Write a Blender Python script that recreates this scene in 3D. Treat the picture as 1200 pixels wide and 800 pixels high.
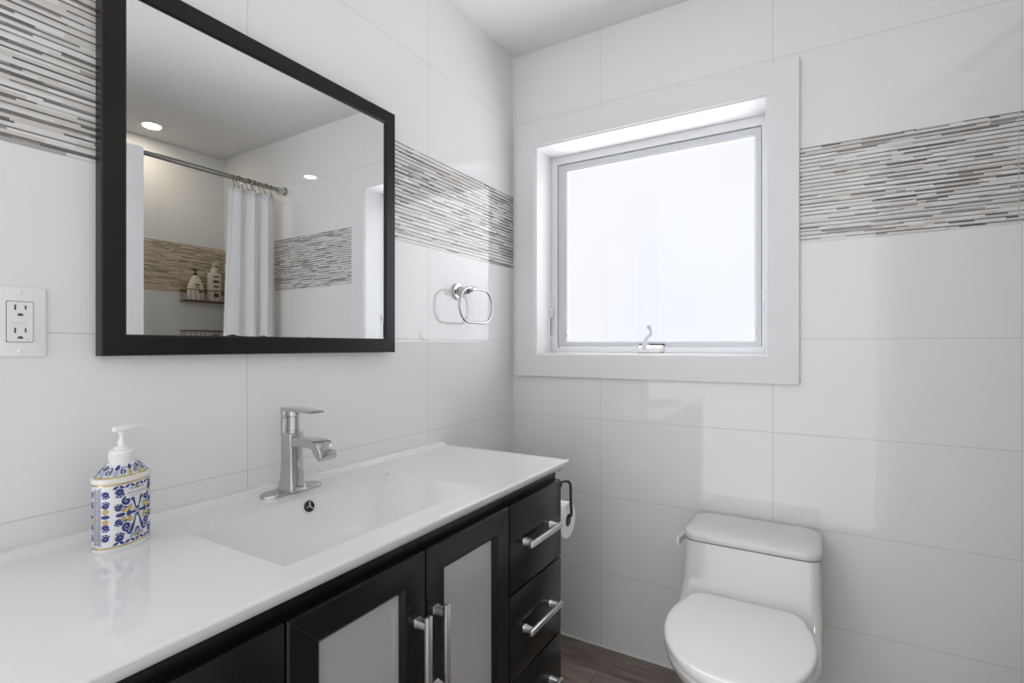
import bpy, bmesh, math, random
from mathutils import Vector, Matrix
random.seed(7)
for o in list(bpy.data.objects): bpy.data.objects.remove(o)
SC = bpy.context.scene
COL = SC.collection
PI = math.pi

# ------------------------------------------------------------------ camera, world, lights, exposure
W, H = 2.38, 2.44            # room width (x), ceiling height; window wall at y=0, mirror wall at x=0
cam = bpy.data.objects.new('camera', bpy.data.cameras.new('camera'))
COL.objects.link(cam); SC.camera = cam
cam.data.sensor_width = 36.0
cam.data.lens = 602.67 / 1200 * 36
cam.data.shift_y = 5.4 / 1200
cam.data.clip_start = 0.01
cam.location = (1.142, -1.9303, 1.1873)
cam.rotation_euler = (PI/2, 0, 0.5363)

SC.view_settings.view_transform = 'Standard'
SC.view_settings.look = 'None'
SC.view_settings.gamma = 1
SC.view_settings.use_curve_mapping = False
SC.view_settings.exposure = 0.0

GLOW, LEFT_GLOW, LOW_GLOW, HIGH_GLOW, REAR_GLOW = 2.7, 3.0, 5.5, 6.5, 1.50
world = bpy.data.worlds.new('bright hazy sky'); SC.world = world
world.use_nodes = True
wn = world.node_tree; wn.nodes.clear()
wo = wn.nodes.new('ShaderNodeOutputWorld'); wb = wn.nodes.new('ShaderNodeBackground')
wt = wn.nodes.new('ShaderNodeTexCoord'); wnz = wn.nodes.new('ShaderNodeTexNoise'); wr = wn.nodes.new('ShaderNodeValToRGB')
wnz.inputs['Scale'].default_value = 2.2; wnz.inputs['Detail'].default_value = 3
wr.color_ramp.elements[0].position = .35; wr.color_ramp.elements[0].color = (.885, .90, .955, 1)
wr.color_ramp.elements[1].position = .6; wr.color_ramp.elements[1].color = (.945, .945, .955, 1)
wn.links.new(wt.outputs['Generated'], wnz.inputs['Vector']); wn.links.new(wnz.outputs['Fac'], wr.inputs['Fac'])
# bright lobes added to the sky out of view, to light the room
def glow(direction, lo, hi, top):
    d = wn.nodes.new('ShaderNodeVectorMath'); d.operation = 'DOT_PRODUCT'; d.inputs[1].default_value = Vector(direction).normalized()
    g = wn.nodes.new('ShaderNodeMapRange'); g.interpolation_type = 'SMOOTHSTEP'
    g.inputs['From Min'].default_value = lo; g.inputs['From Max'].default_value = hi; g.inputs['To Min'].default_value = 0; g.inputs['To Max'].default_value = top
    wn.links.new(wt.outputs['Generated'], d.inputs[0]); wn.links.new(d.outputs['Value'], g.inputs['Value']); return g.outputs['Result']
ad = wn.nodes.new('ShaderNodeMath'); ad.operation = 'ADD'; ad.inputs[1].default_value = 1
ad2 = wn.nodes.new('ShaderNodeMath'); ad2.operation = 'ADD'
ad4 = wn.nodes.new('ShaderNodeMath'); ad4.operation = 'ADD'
wn.links.new(glow((.68, .70, .21), .92, .985, GLOW), ad4.inputs[0])          # added lobe on the right, brightens the window's reflection in the tiles
wn.links.new(glow((-.92, .30, .22), .86, .99, LEFT_GLOW), ad4.inputs[1])    # added lobe on the left, lights the right jamb
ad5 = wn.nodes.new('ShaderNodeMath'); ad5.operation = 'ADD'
wn.links.new(ad4.outputs[0], ad5.inputs[0]); wn.links.new(glow((0, .42, .91), .82, .97, HIGH_GLOW), ad5.inputs[1])    # added lobe overhead, lights the counter and toilet lid
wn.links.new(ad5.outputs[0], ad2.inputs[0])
wn.links.new(glow((.15, .62, -.77), .60, .90, LOW_GLOW), ad2.inputs[1])      # added lobe from below, lights the window head and ceiling
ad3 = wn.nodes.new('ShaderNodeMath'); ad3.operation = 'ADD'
wn.links.new(ad2.outputs[0], ad3.inputs[0]); wn.links.new(glow((-.5, -.86, 0), .5, .97, REAR_GLOW), ad3.inputs[1])   # added fill lobe through the open side behind the camera
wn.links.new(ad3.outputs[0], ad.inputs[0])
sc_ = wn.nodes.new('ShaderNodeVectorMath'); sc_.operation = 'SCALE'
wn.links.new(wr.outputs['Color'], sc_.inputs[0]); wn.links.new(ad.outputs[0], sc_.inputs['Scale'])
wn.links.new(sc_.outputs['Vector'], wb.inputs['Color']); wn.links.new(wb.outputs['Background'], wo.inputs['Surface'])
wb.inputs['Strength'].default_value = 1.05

def area_light(name, loc, rot, sx, sy, power, color, shape='RECTANGLE', parent=None):
    l = bpy.data.lights.new(name, 'AREA'); l.shape = shape; l.size = sx
    if shape == 'RECTANGLE': l.size_y = sy
    l.energy = power; l.color = color
    o = bpy.data.objects.new(name, l); COL.objects.link(o)
    o.location = loc; o.rotation_euler = rot
    if parent: o.parent = parent
    return o
BOUNCE_POWER, DOWN_POWER = 1.5, 1.4
area_light('bounce_fill', (1.28, -1.86, 1.60), (PI, 0, 0), .4, .4, BOUNCE_POWER, (1, .965, .92))   # added unseen fill light aimed up at the ceiling, like a bounced flash

# ------------------------------------------------------------------ materials
def new_mat(name):
    m = bpy.data.materials.new(name); m.use_nodes = True
    b = m.node_tree.nodes['Principled BSDF']
    return m, m.node_tree.nodes, m.node_tree.links, b
def plain(name, col, rough=.5, metal=0, spec=.5, bump=0, bscale=200, coat=0, emit=None, trans=0):
    m, N, L, b = new_mat(name)
    b.inputs['Base Color'].default_value = (*col, 1)
    b.inputs['Roughness'].default_value = rough; b.inputs['Metallic'].default_value = metal
    b.inputs['Specular IOR Level'].default_value = spec
    b.inputs['Coat Weight'].default_value = coat; b.inputs['Coat Roughness'].default_value = .05
    if emit:
        b.inputs['Emission Color'].default_value = (*emit[0], 1); b.inputs['Emission Strength'].default_value = emit[1]
    # faint procedural variation so that nothing is perfectly uniform
    tc = N.new('ShaderNodeTexCoord'); nz = N.new('ShaderNodeTexNoise'); nz.inputs['Scale'].default_value = bscale
    L.new(tc.outputs['Object'], nz.inputs['Vector'])
    mr = N.new('ShaderNodeMapRange'); mr.inputs['To Min'].default_value = max(0, rough - .02); mr.inputs['To Max'].default_value = rough + .02
    L.new(nz.outputs['Fac'], mr.inputs['Value']); L.new(mr.outputs['Result'], b.inputs['Roughness'])
    if bump:
        bp = N.new('ShaderNodeBump'); bp.inputs['Strength'].default_value = bump; bp.inputs['Distance'].default_value = .001
        L.new(nz.outputs['Fac'], bp.inputs['Height']); L.new(bp.outputs['Normal'], b.inputs['Normal'])
    return m
def mth(N, L, op, a, b=None, c=None):
    n = N.new('ShaderNodeMath'); n.operation = op
    for i, v in enumerate((a, b, c)):
        if v is None: continue
        if isinstance(v, (int, float)): n.inputs[i].default_value = v
        else: L.new(v, n.inputs[i])
    return n.outputs[0]
def mixc(N, L, f, a, b):
    n = N.new('ShaderNodeMix'); n.data_type = 'RGBA'
    if isinstance(f, (int, float)): n.inputs[0].default_value = f
    else: L.new(f, n.inputs[0])
    for i, v in ((6, a), (7, b)):
        if isinstance(v, tuple): n.inputs[i].default_value = (*v, 1)
        else: L.new(v, n.inputs[i])
    return n.outputs[2]

ROWS = [.295, .597, .898, 1.210, 2.148]       # horizontal grout lines
BAND0, BAND1 = 1.523, 1.833                    # mosaic band
def tile_mat(name, axis, off, period):
    """large glossy white wall tiles with hairline grout; axis = horizontal coordinate along the wall"""
    m, N, L, b = new_mat(name)
    tc = N.new('ShaderNodeTexCoord'); sp = N.new('ShaderNodeSeparateXYZ'); L.new(tc.outputs['Object'], sp.inputs[0])
    u, z = sp.outputs[axis], sp.outputs['Z']
    line = None
    for r in ROWS:
        k = mth(N, L, 'COMPARE', z, r, .0011)
        line = k if line is None else mth(N, L, 'MAXIMUM', line, k)
    t = mth(N, L, 'FRACT', mth(N, L, 'DIVIDE', mth(N, L, 'SUBTRACT', u, off - .5*period), period))
    k = mth(N, L, 'COMPARE', t, .5, .0011/period)
    line = mth(N, L, 'MAXIMUM', line, k)
    col = mixc(N, L, line, (.83, .83, .825), (.62, .62, .62))
    L.new(col, b.inputs['Base Color'])
    b.inputs['Specular IOR Level'].default_value = .5
    L.new(mth(N, L, 'MULTIPLY_ADD', line, .5, .012), b.inputs['Roughness'])
    nz = N.new('ShaderNodeTexNoise'); nz.inputs['Scale'].default_value = 3.0; L.new(tc.outputs['Object'], nz.inputs['Vector'])
    hgt = mth(N, L, 'SUBTRACT', mth(N, L, 'MULTIPLY', nz.outputs['Fac'], .03), line)
    bp = N.new('ShaderNodeBump'); bp.inputs['Strength'].default_value = .25; bp.inputs['Distance'].default_value = .001
    L.new(hgt, bp.inputs['Height']); L.new(bp.outputs['Normal'], b.inputs['Normal'])
    return m
def mosaic_mat(name, axis, seed, off, period, tint=(1, 1, 1)):
    """stacked glass and stone strips: thick pale strips alternating with thin grey ones"""
    m, N, L, b = new_mat(name)
    tc = N.new('ShaderNodeTexCoord'); sp = N.new('ShaderNodeSeparateXYZ'); L.new(tc.outputs['Object'], sp.inputs[0])
    u, z = sp.outputs[axis], sp.outputs['Z']
    P = (BAND1 - BAND0) / 24
    zz = mth(N, L, 'DIVIDE', mth(N, L, 'SUBTRACT', z, BAND0), P)
    row = mth(N, L, 'FLOOR', zz); fr = mth(N, L, 'SUBTRACT', zz, row)
    thin = mth(N, L, 'GREATER_THAN', fr, .74); mid = mth(N, L, 'SUBTRACT', mth(N, L, 'GREATER_THAN', fr, .47), thin)
    rid = mth(N, L, 'ADD', mth(N, L, 'MULTIPLY_ADD', row, 3, mth(N, L, 'MULTIPLY', mid, 2)), mth(N, L, 'ADD', thin, seed * 7.31))
    def white(a, c):
        w = N.new('ShaderNodeTexWhiteNoise'); w.noise_dimensions = '2D'
        cb = N.new('ShaderNodeCombineXYZ'); L.new(a, cb.inputs[0])
        if isinstance(c, (int, float)): cb.inputs[1].default_value = c
        else: L.new(c, cb.inputs[1])
        L.new(cb.outputs[0], w.inputs['Vector']); return w.outputs['Value']
    ro = white(rid, 3.7); rl = white(rid, 9.1)
    ln = mth(N, L, 'MULTIPLY_ADD', rl, .09, .10)
    uu = mth(N, L, 'ADD', mth(N, L, 'DIVIDE', u, ln), mth(N, L, 'MULTIPLY', ro, 50))
    # jitter the joint positions so that lengths vary along a row
    cell = mth(N, L, 'FLOOR', uu); fu = mth(N, L, 'SUBTRACT', uu, cell)
    jit = mth(N, L, 'MULTIPLY_ADD', white(rid, cell), .7, .15)
    sub = mth(N, L, 'GREATER_THAN', fu, jit)
    cid = mth(N, L, 'ADD', mth(N, L, 'MULTIPLY', cell, 2), sub)
    cv = white(mth(N, L, 'ADD', rid, 101.5), cid); cv2 = white(mth(N, L, 'ADD', rid, 57.2), cid)
    r1 = N.new('ShaderNodeValToRGB'); r1.color_ramp.interpolation = 'CONSTANT'
    def ramp(r, stops):
        e = r.color_ramp.elements
        while len(e) < len(stops): e.new(.5)
        for i, (p, c) in enumerate(stops): e[i].position = p; e[i].color = (*c, 1)
    ramp(r1, [(0, (.74, .73, .71)), (.36, (.65, .63, .60)), (.60, (.80, .79, .78)), (.76, (.66, .60, .54)), (.86, (.70, .68, .66)), (.96, (.42, .40, .38))])
    r2 = N.new('ShaderNodeValToRGB'); r2.color_ramp.interpolation = 'CONSTANT'
    ramp(r2, [(0, (.17, .16, .155)), (.40, (.25, .24, .225)), (.68, (.12, .115, .11)), (.80, (.33, .315, .30)), (.93, (.60, .58, .55))])
    r3 = N.new('ShaderNodeValToRGB'); r3.color_ramp.interpolation = 'CONSTANT'
    ramp(r3, [(0, (.74, .73, .71)), (.28, (.65, .62, .58)), (.48, (.80, .79, .78)), (.60, (.20, .19, .18)), (.78, (.30, .285, .27)), (.92, (.13, .125, .12))])
    L.new(cv, r1.inputs['Fac']); L.new(cv2, r2.inputs['Fac']); L.new(cv, r3.inputs['Fac'])
    col = mixc(N, L, thin, mixc(N, L, mid, r1.outputs['Color'], r3.outputs['Color']), r2.outputs['Color'])
    t = mth(N, L, 'FRACT', mth(N, L, 'DIVIDE', mth(N, L, 'SUBTRACT', u, off - .5*period), period))
    seam = mth(N, L, 'COMPARE', t, .5, .0012/period)
    grout = mth(N, L, 'MAXIMUM', mth(N, L, 'MULTIPLY', mth(N, L, 'COMPARE', fr, .47, .012), .25), seam)
    col = mixc(N, L, grout, col, (.50, .49, .48))
    if tint != (1, 1, 1):
        tm = N.new('ShaderNodeMix'); tm.data_type = 'RGBA'; tm.blend_type = 'MULTIPLY'; tm.inputs[0].default_value = 1
        L.new(col, tm.inputs[6]); tm.inputs[7].default_value = (*tint, 1); col = tm.outputs[2]
    L.new(col, b.inputs['Base Color'])
    rg = mth(N, L, 'MULTIPLY_ADD', cv2, .05, .015); L.new(rg, b.inputs['Roughness'])
    bp = N.new('ShaderNodeBump'); bp.inputs['Strength'].default_value = .1; bp.inputs['Distance'].default_value = .0005
    L.new(mth(N, L, 'SUBTRACT', mth(N, L, 'MULTIPLY', cv, .3), grout), bp.inputs['Height']); L.new(bp.outputs['Normal'], b.inputs['Normal'])
    return m

M = {}
M['tile_left'] = tile_mat('glossy tile left', 'Y', -.5674, .6477)
M['tile_back'] = tile_mat('glossy tile window wall', 'X', .402, .611)
M['tile_right'] = tile_mat('glossy tile tub wall', 'Y', -.40, .611)
M['tile_front'] = tile_mat('glossy tile door wall', 'X', .30, .611)
M['mos_left'] = mosaic_mat('strip mosaic left', 'Y', 1, -.5674, .6477)
M['mos_back'] = mosaic_mat('strip mosaic window wall', 'X', 2, 1.618, .611)
M['mos_right'] = mosaic_mat('strip mosaic tub wall', 'Y', 3, -.02, .611, (1, .88, .70))  # warm tint in the strip colour stands in for warm lamplight on this wall
M['ceiling'] = plain('matte ceiling paint', (.87, .87, .865), .85, bump=.15, bscale=400)
M['white_paint'] = plain('white satin trim paint', (.80, .80, .80), .42, bump=.05, bscale=60)
M['vinyl'] = plain('white vinyl', (.80, .81, .82), .35)
M['sash'] = plain('grey white aluminium', (.62, .63, .65), .4)
M['slot'] = plain('dark slot', (.06, .06, .06), .6)
M['ceramic'] = plain('white ceramic', (.81, .81, .808), .08, coat=.3, bscale=6)
M['porcelain'] = plain('toilet porcelain', (.70, .70, .69), .10, coat=.3, bscale=6)
M['plastic'] = plain('white plastic', (.84, .84, .84), .3)
M['seatp'] = plain('white seat plastic', (.86, .86, .86), .22)
M['espresso'] = plain('espresso lacquer', (.008, .0075, .007), .26, spec=.32, bump=.02, bscale=90)
M['frame'] = plain('black brown frame lacquer', (.010, .009, .0085), .30, spec=.32, bump=.05, bscale=150)
M['void'] = plain('dark cabinet interior', (.006, .006, .006), .7)
M['chrome'] = plain('chrome', (.54, .54, .55), .05, metal=1)
M['nickel'] = plain('brushed nickel', (.80, .80, .80), .34, metal=1)
M['rodm'] = plain('steel rod', (.30, .29, .28), .2, metal=1)
M['bronze'] = plain('black bronze', (.035, .033, .03), .38, metal=.3)
M['black'] = plain('black rubber', (.015, .015, .015), .35)
M['paper'] = plain('soft tissue paper', (.86, .86, .85), .95, bump=.4, bscale=500)
M['card'] = plain('grey cardboard core', (.16, .14, .12), .9)
M['fabric'] = plain('white curtain fabric', (.84, .84, .84), .9, bump=.2, bscale=600)
M['wire'] = plain('brown wire', (.20, .14, .09), .4, metal=.6)
M['cream'] = plain('cream plastic', (.90, .84, .66), .35)
M['beige'] = plain('beige plastic', (.82, .76, .64), .35)
M['dbrown'] = plain('dark brown print', (.07, .05, .04), .5)
M['ivory'] = plain('ivory glaze', (.83, .80, .73), .15, coat=.4)
M['bottle'] = plain('white glaze', (.83, .83, .84), .15, coat=.4)
M['cobalt'] = plain('cobalt blue print', (.035, .055, .22), .25)
M['paleblue'] = plain('pale blue print', (.36, .42, .58), .3)
M['ochre'] = plain('ochre print', (.56, .42, .16), .3)
M['gold'] = plain('gold foil', (.62, .50, .28), .25, metal=.85)
M['lilac'] = plain('lilac grey label', (.62, .60, .68), .4)
M['ink'] = plain('grey ink', (.25, .25, .34), .5)
M['door'] = plain('white door paint', (.83, .83, .83), .4)
M['led'] = plain('warm led lens', (.9, .85, .75), .5, emit=((1, .86, .62), 9))
M['yellow_led'] = plain('green indicator', (.45, .55, .12), .4)
# frosted cabinet glass
m, N, L, b = new_mat('frosted cabinet glass')
b.inputs['Base Color'].default_value = (.42, .42, .41, 1); b.inputs['Roughness'].default_value = .16
b.inputs['Coat Weight'].default_value = .4
nz = N.new('ShaderNodeTexNoise'); nz.inputs['Scale'].default_value = 3; tc = N.new('ShaderNodeTexCoord'); L.new(tc.outputs['Object'], nz.inputs['Vector'])
bp = N.new('ShaderNodeBump'); bp.inputs['Strength'].default_value = .08; bp.inputs['Distance'].default_value = .01; L.new(nz.outputs['Fac'], bp.inputs['Height']); L.new(bp.outputs['Normal'], b.inputs['Normal'])
M['frost'] = m
# window pane: thin clear glass
m, N, L, b = new_mat('clear window glass'); N.remove(b)
tr = N.new('ShaderNodeBsdfTransparent'); gl = N.new('ShaderNodeBsdfGlossy'); mx = N.new('ShaderNodeMixShader'); fz = N.new('ShaderNodeLayerWeight')
gl.inputs['Roughness'].default_value = .02; fz.inputs['Blend'].default_value = .5
tr.inputs['Color'].default_value = (.985, .99, 1, 1)
L.new(mth(N, L, 'MULTIPLY_ADD', mth(N, L, 'POWER', fz.outputs['Facing'], 4), .30, .008), mx.inputs[0]); L.new(tr.outputs[0], mx.inputs[1]); L.new(gl.outputs[0], mx.inputs[2]); L.new(mx.outputs[0], N['Material Output'].inputs[0])
M['glass'] = m
# mirror with worn silvering along the lower edge
m, N, L, b = new_mat('mirror glass')
b.inputs['Metallic'].default_value = 1; b.inputs['Roughness'].default_value = .004
tc = N.new('ShaderNodeTexCoord'); sp = N.new('ShaderNodeSeparateXYZ'); L.new(tc.outputs['Object'], sp.inputs[0])
nz = N.new('ShaderNodeTexNoise'); nz.inputs['Scale'].default_value = 22; L.new(tc.outputs['Object'], nz.inputs['Vector'])
lim = mth(N, L, 'MULTIPLY_ADD', nz.outputs['Fac'], .03, -.0135 + .0355)
worn = mth(N, L, 'LESS_THAN', sp.outputs['Z'], lim)
L.new(mixc(N, L, worn, (.86, .865, .87), (.10, .10, .10)), b.inputs['Base Color'])
L.new(mth(N, L, 'MULTIPLY', worn, .4), b.inputs['Roughness'])
M['mirror'] = m
# wood-look floor planks, long along x
m, N, L, b = new_mat('grey brown plank floor')
tc = N.new('ShaderNodeTexCoord'); mp = N.new('ShaderNodeMapping'); L.new(tc.outputs['Object'], mp.inputs[0])
br = N.new('ShaderNodeTexBrick'); br.inputs['Scale'].default_value = 1; br.inputs['Brick Width'].default_value = .9; br.inputs['Row Height'].default_value = .15
br.inputs['Mortar Size'].default_value = .0012; br.inputs['Color1'].default_value = (.23, .19, .16, 1); br.inputs['Color2'].default_value = (.33, .285, .25, 1); br.inputs['Mortar'].default_value = (.12, .10, .085, 1)
L.new(mp.outputs[0], br.inputs['Vector'])
m2 = N.new('ShaderNodeMapping'); m2.inputs['Scale'].default_value = (2.2, 26, 1); L.new(tc.outputs['Object'], m2.inputs[0])
nz = N.new('ShaderNodeTexNoise'); nz.inputs['Scale'].default_value = 2; nz.inputs['Detail'].default_value = 6; nz.inputs['Distortion'].default_value = .8; L.new(m2.outputs[0], nz.inputs['Vector'])
rp = N.new('ShaderNodeValToRGB'); rp.color_ramp.elements[0].position = .3; rp.color_ramp.elements[0].color = (.55, .52, .5, 1); rp.color_ramp.elements[1].position = .7; rp.color_ramp.elements[1].color = (1.25, 1.2, 1.15, 1)
L.new(nz.outputs['Fac'], rp.inputs['Fac'])
mm = N.new('ShaderNodeMix'); mm.data_type = 'RGBA'; mm.blend_type = 'MULTIPLY'; mm.inputs[0].default_value = 1
L.new(br.outputs['Color'], mm.inputs[6]); L.new(rp.outputs['Color'], mm.inputs[7]); L.new(mm.outputs[2], b.inputs['Base Color'])
b.inputs['Roughness'].default_value = .42
M['floor'] = m

# ------------------------------------------------------------------ mesh helpers (all in world coordinates)
class MB:
    def __init__(s): s.bm = bmesh.new()
    def box(s, x0, x1, y0, y1, z0, z1, bev=0, seg=2, rot=None):
        t = bmesh.new(); bmesh.ops.create_cube(t, size=1)
        bmesh.ops.scale(t, vec=(abs(x1-x0), abs(y1-y0), abs(z1-z0)), verts=t.verts)
        if bev: bmesh.ops.bevel(t, geom=list(t.edges), offset=bev, segments=seg, profile=.5, affect='EDGES', clamp_overlap=True)
        if rot: bmesh.ops.rotate(t, cent=(0, 0, 0), matrix=rot, verts=t.verts)
        bmesh.ops.translate(t, vec=((x0+x1)/2, (y0+y1)/2, (z0+z1)/2), verts=t.verts)
        return s.merge(t)
    def merge(s, t):
        me = bpy.data.meshes.new('tmp'); t.to_mesh(me); t.free(); s.bm.from_mesh(me); bpy.data.meshes.remove(me); return s
    def loft(s, rings, cap0=True, cap1=True, closed=True):
        vs = [[s.bm.verts.new(p) for p in r] for r in rings]
        n = len(rings[0])
        for a, b in zip(vs, vs[1:]):
            for i in range(n if closed else n-1):
                j = (i+1) % n; s.bm.faces.new((a[i], a[j], b[j], b[i]))
        if cap0: s.bm.faces.new(list(reversed(vs[0])))
        if cap1: s.bm.faces.new(vs[-1])
        return s
    def tube(s, pts, r, n=12, caps=True, closed=False):
        pts = [Vector(p) for p in pts]; rs = r if isinstance(r, (list, tuple)) else [r]*len(pts)
        rings = []; up = None
        m = len(pts)
        for i, p in enumerate(pts):
            if closed: d = pts[(i+1) % m] - pts[i-1]
            else: d = pts[min(i+1, m-1)] - pts[max(i-1, 0)]
            d.normalize()
            if up is None:
                up = Vector((0, 0, 1)) if abs(d.z) < .9 else Vector((1, 0, 0))
            a = d.cross(up)
            if a.length < 1e-5: a = d.orthogonal()
            a.normalize(); bb = a.cross(d).normalized(); up = bb
            rings.append([p + rs[i]*(math.cos(2*PI*k/n)*a + math.sin(2*PI*k/n)*bb) for k in range(n)])
        if closed:
            rings.append(rings[0]); s.loft(rings, False, False); bmesh.ops.remove_doubles(s.bm, verts=s.bm.verts, dist=1e-6)
        else: s.loft(rings, caps, caps)
        return s
    def lathe(s, prof, c, axis='z', n=32, sx=1, sy=1, caps=True):
        """prof: (radius, height) list"""
        rings = []
        for r, h in prof:
            ring = []
            for k in range(n):
                a = 2*PI*k/n; p = (r*math.cos(a)*sx, r*math.sin(a)*sy, h)
                if axis == 'x': p = (p[2], p[0], p[1])
                if axis == 'y': p = (p[1], p[2], p[0])
                ring.append((c[0]+p[0], c[1]+p[1], c[2]+p[2]))
            rings.append(ring)
        return s.loft(rings, caps, caps)
    def prism(s, poly, h0, h1, plane='xy'):
        def P(a, b, h): return {'xy': (a, b, h), 'yz': (h, a, b), 'xz': (a, h, b)}[plane]
        return s.loft([[P(a, b, h0) for a, b in poly], [P(a, b, h1) for a, b in poly]])
    def build(s, name, mat, parent=None, loc=None, angle=35, smooth=True, bevel=0):
        bmesh.ops.recalc_face_normals(s.bm, faces=s.bm.faces)
        me = bpy.data.meshes.new(name); s.bm.to_mesh(me); s.bm.free()
        o = bpy.data.objects.new(name, me); COL.objects.link(o)
        me.materials.append(mat)
        if smooth:
            me.polygons.foreach_set('use_smooth', [True]*len(me.polygons)); me.set_sharp_from_angle(angle=math.radians(angle))
        base = Vector(loc) if loc else (world_loc(parent) if parent else Vector((0, 0, 0)))
        me.transform(Matrix.Translation(-base))
        if parent: o.parent = parent; o.location = (0, 0, 0) if not loc else base - world_loc(parent)
        else: o.location = base
        if bevel:
            bm = o.modifiers.new('bevel', 'BEVEL'); bm.width = bevel; bm.segments = 2; bm.limit_method = 'ANGLE'
        me.update(); return o
def world_loc(o):
    v = Vector((0, 0, 0))
    while o: v += o.location; o = o.parent
    return v
def empty(name, loc):
    o = bpy.data.objects.new(name, None); COL.objects.link(o); o.location = loc; o.empty_display_size = .05; return o
def tag(o, label=None, cat=None, group=None, kind=None):
    if label: o['label'] = label
    if cat: o['category'] = cat
    if group: o['group'] = group
    if kind: o['kind'] = kind
    return o
def copy_tree(o, parent=None):
    c = o.copy(); COL.objects.link(c)
    if parent: c.parent = parent
    for ch in [x for x in bpy.data.objects if x.parent == o]: copy_tree(ch, c)
    return c
def rrect(x0, x1, y0, y1, r, n=6):
    pts = []
    for cx, cy, a0 in ((x1-r, y1-r, 0), (x0+r, y1-r, PI/2), (x0+r, y0+r, PI), (x1-r, y0+r, 3*PI/2)):
        for k in range(n+1):
            a = a0 + PI/2*k/n; pts.append((cx + r*math.cos(a), cy + r*math.sin(a)))
    return pts

# ------------------------------------------------------------------ the setting
BACKY = -1.98
floor = MB().box(-.1, W+.1, BACKY-.1, .12, -.06, 0).build('floor', M['floor']); tag(floor, 'grey brown wood-look plank floor', 'floor', kind='structure')
ceil = MB().box(-.1, W+.1, BACKY-.1, .12, H, H+.06).build('ceiling', M['ceiling']); tag(ceil, 'plain white painted ceiling', 'ceiling', kind='structure')
wl = MB().box(-.1, 0, BACKY-.1, .12, 0, H).build('wall_left', M['tile_left']); tag(wl, 'glossy white tiled wall behind the vanity and mirror', 'wall', kind='structure')
MB().box(-.004, .0015, BACKY, -.0005, BAND0, BAND1).build('mosaic_band', M['mos_left'], wl)
OX0, OX1, OZ0, OZ1 = .123, .992, 1.158, 2.022          # window opening in the wall
wb_ = MB()
WX0, WX1, WZ0, WZ1 = OX0-.0205, OX1+.0205, OZ0-.0205, OZ1+.0205   # rough opening behind the casing
wb_.box(0, WX0, 0, .12, 0, H).box(WX1, W, 0, .12, 0, H).box(WX0, WX1, 0, .12, 0, WZ0).box(WX0, WX1, 0, .12, WZ1, H)
wbk = wb_.build('wall_back', M['tile_back'], smooth=False); tag(wbk, 'glossy white tiled wall with the window, behind the toilet', 'wall', kind='structure')
MB().box(1.088, W-.0005, -.0015, .004, BAND0, BAND1).build('mosaic_band', M['mos_back'], wbk)
wr_ = MB().box(W, W+.1, BACKY-.1, .12, 0, H).build('wall_right', M['tile_right']); tag(wr_, 'white tiled shower wall opposite the mirror', 'wall', kind='structure')
MB().box(W-.0015, W+.004, -1.7, -.0005, BAND0, BAND1).build('mosaic_band', M['mos_right'], wr_)
wf = MB().box(1.48, W, BACKY-.1, -1.72, 0, H)     # tub end wall; the side the picture is taken from stays open
wfo = wf.build('wall_front', M['tile_front'], smooth=False); tag(wfo, 'white tiled wall at the far end of the shower', 'wall', kind='structure')

# window
win = empty('window_1', ((OX0+OX1)/2, .06, OZ0)); tag(win, 'white framed awning window with one bright pane', 'window', kind='structure')
c = MB()   # flat casing boards, butt joined
T0, T1, TZ0, TZ1 = .022, 1.091, 1.061, 2.126
RX0, RX1, RZ0, RZ1 = .117, .998, 1.152, 2.029
def ringboards(mb, o, i, y0, y1, bev=0):
    (a0, a1, c0, c1), (b0, b1, d0, d1) = o, i
    mb.box(a0, b0, y0, y1, c0, c1, bev); mb.box(b1, a1, y0, y1, c0, c1, bev)
    mb.box(b0, b1, y0, y1, d1, c1, bev); mb.box(b0, b1, y0, y1, c0, d0, bev)
    return mb
# one-piece casing ring
def ringframe(o, i, y0, y1):
    mb = MB(); v = {}
    for n_, (a0, a1, c0, c1) in (('o', o), ('i', i)):
        for yy in (y0, y1):
            for k, (x, z) in enumerate(((a0, c0), (a1, c0), (a1, c1), (a0, c1))): v[n_, yy, k] = mb.bm.verts.new((x, yy, z))
    for k in range(4):
        j = (k+1) % 4
        mb.bm.faces.new((v['o', y0, k], v['o', y0, j], v['i', y0, j], v['i', y0, k]))
        mb.bm.faces.new((v['o', y1, k], v['o', y1, j], v['i', y1, j], v['i', y1, k]))
        mb.bm.faces.new((v['o', y0, k], v['o', y0, j], v['o', y1, j], v['o', y1, k]))
        mb.bm.faces.new((v['i', y0, k], v['i', y0, j], v['i', y1, j], v['i', y1, k]))
    return mb
ringframe((T0, T1, TZ0, TZ1), (RX0, RX1, RZ0, RZ1), -.020, 0).build('casing', M['white_paint'], win, smooth=False, bevel=.0015)
ringframe((OX0-.02, OX1+.02, OZ0-.02, OZ1+.02), (OX0, OX1, OZ0, OZ1), -.012, .17).build('jamb', M['white_paint'], win, smooth=False, bevel=.002)
ringframe((OX0, OX1, OZ0, OZ1), (.150, .969, 1.182, 1.988), .130, .17).build('window_frame', M['vinyl'], win, smooth=False, bevel=.002)
sash = ringframe((.152, .967, 1.184, 1.985), (.186, .950, 1.203, 1.962), .136, .165).build('sash', M['sash'], win, smooth=False, bevel=.003)
ringframe((.180, .956, 1.197, 1.968), (.194, .942, 1.209, 1.953), .142, .156).build('glazing_bead', M['vinyl'], sash, smooth=False, bevel=.003)
MB().box(.190, .946, .149, .152, 1.205, 1.957).build('pane', M['glass'], win, smooth=False)
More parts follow.
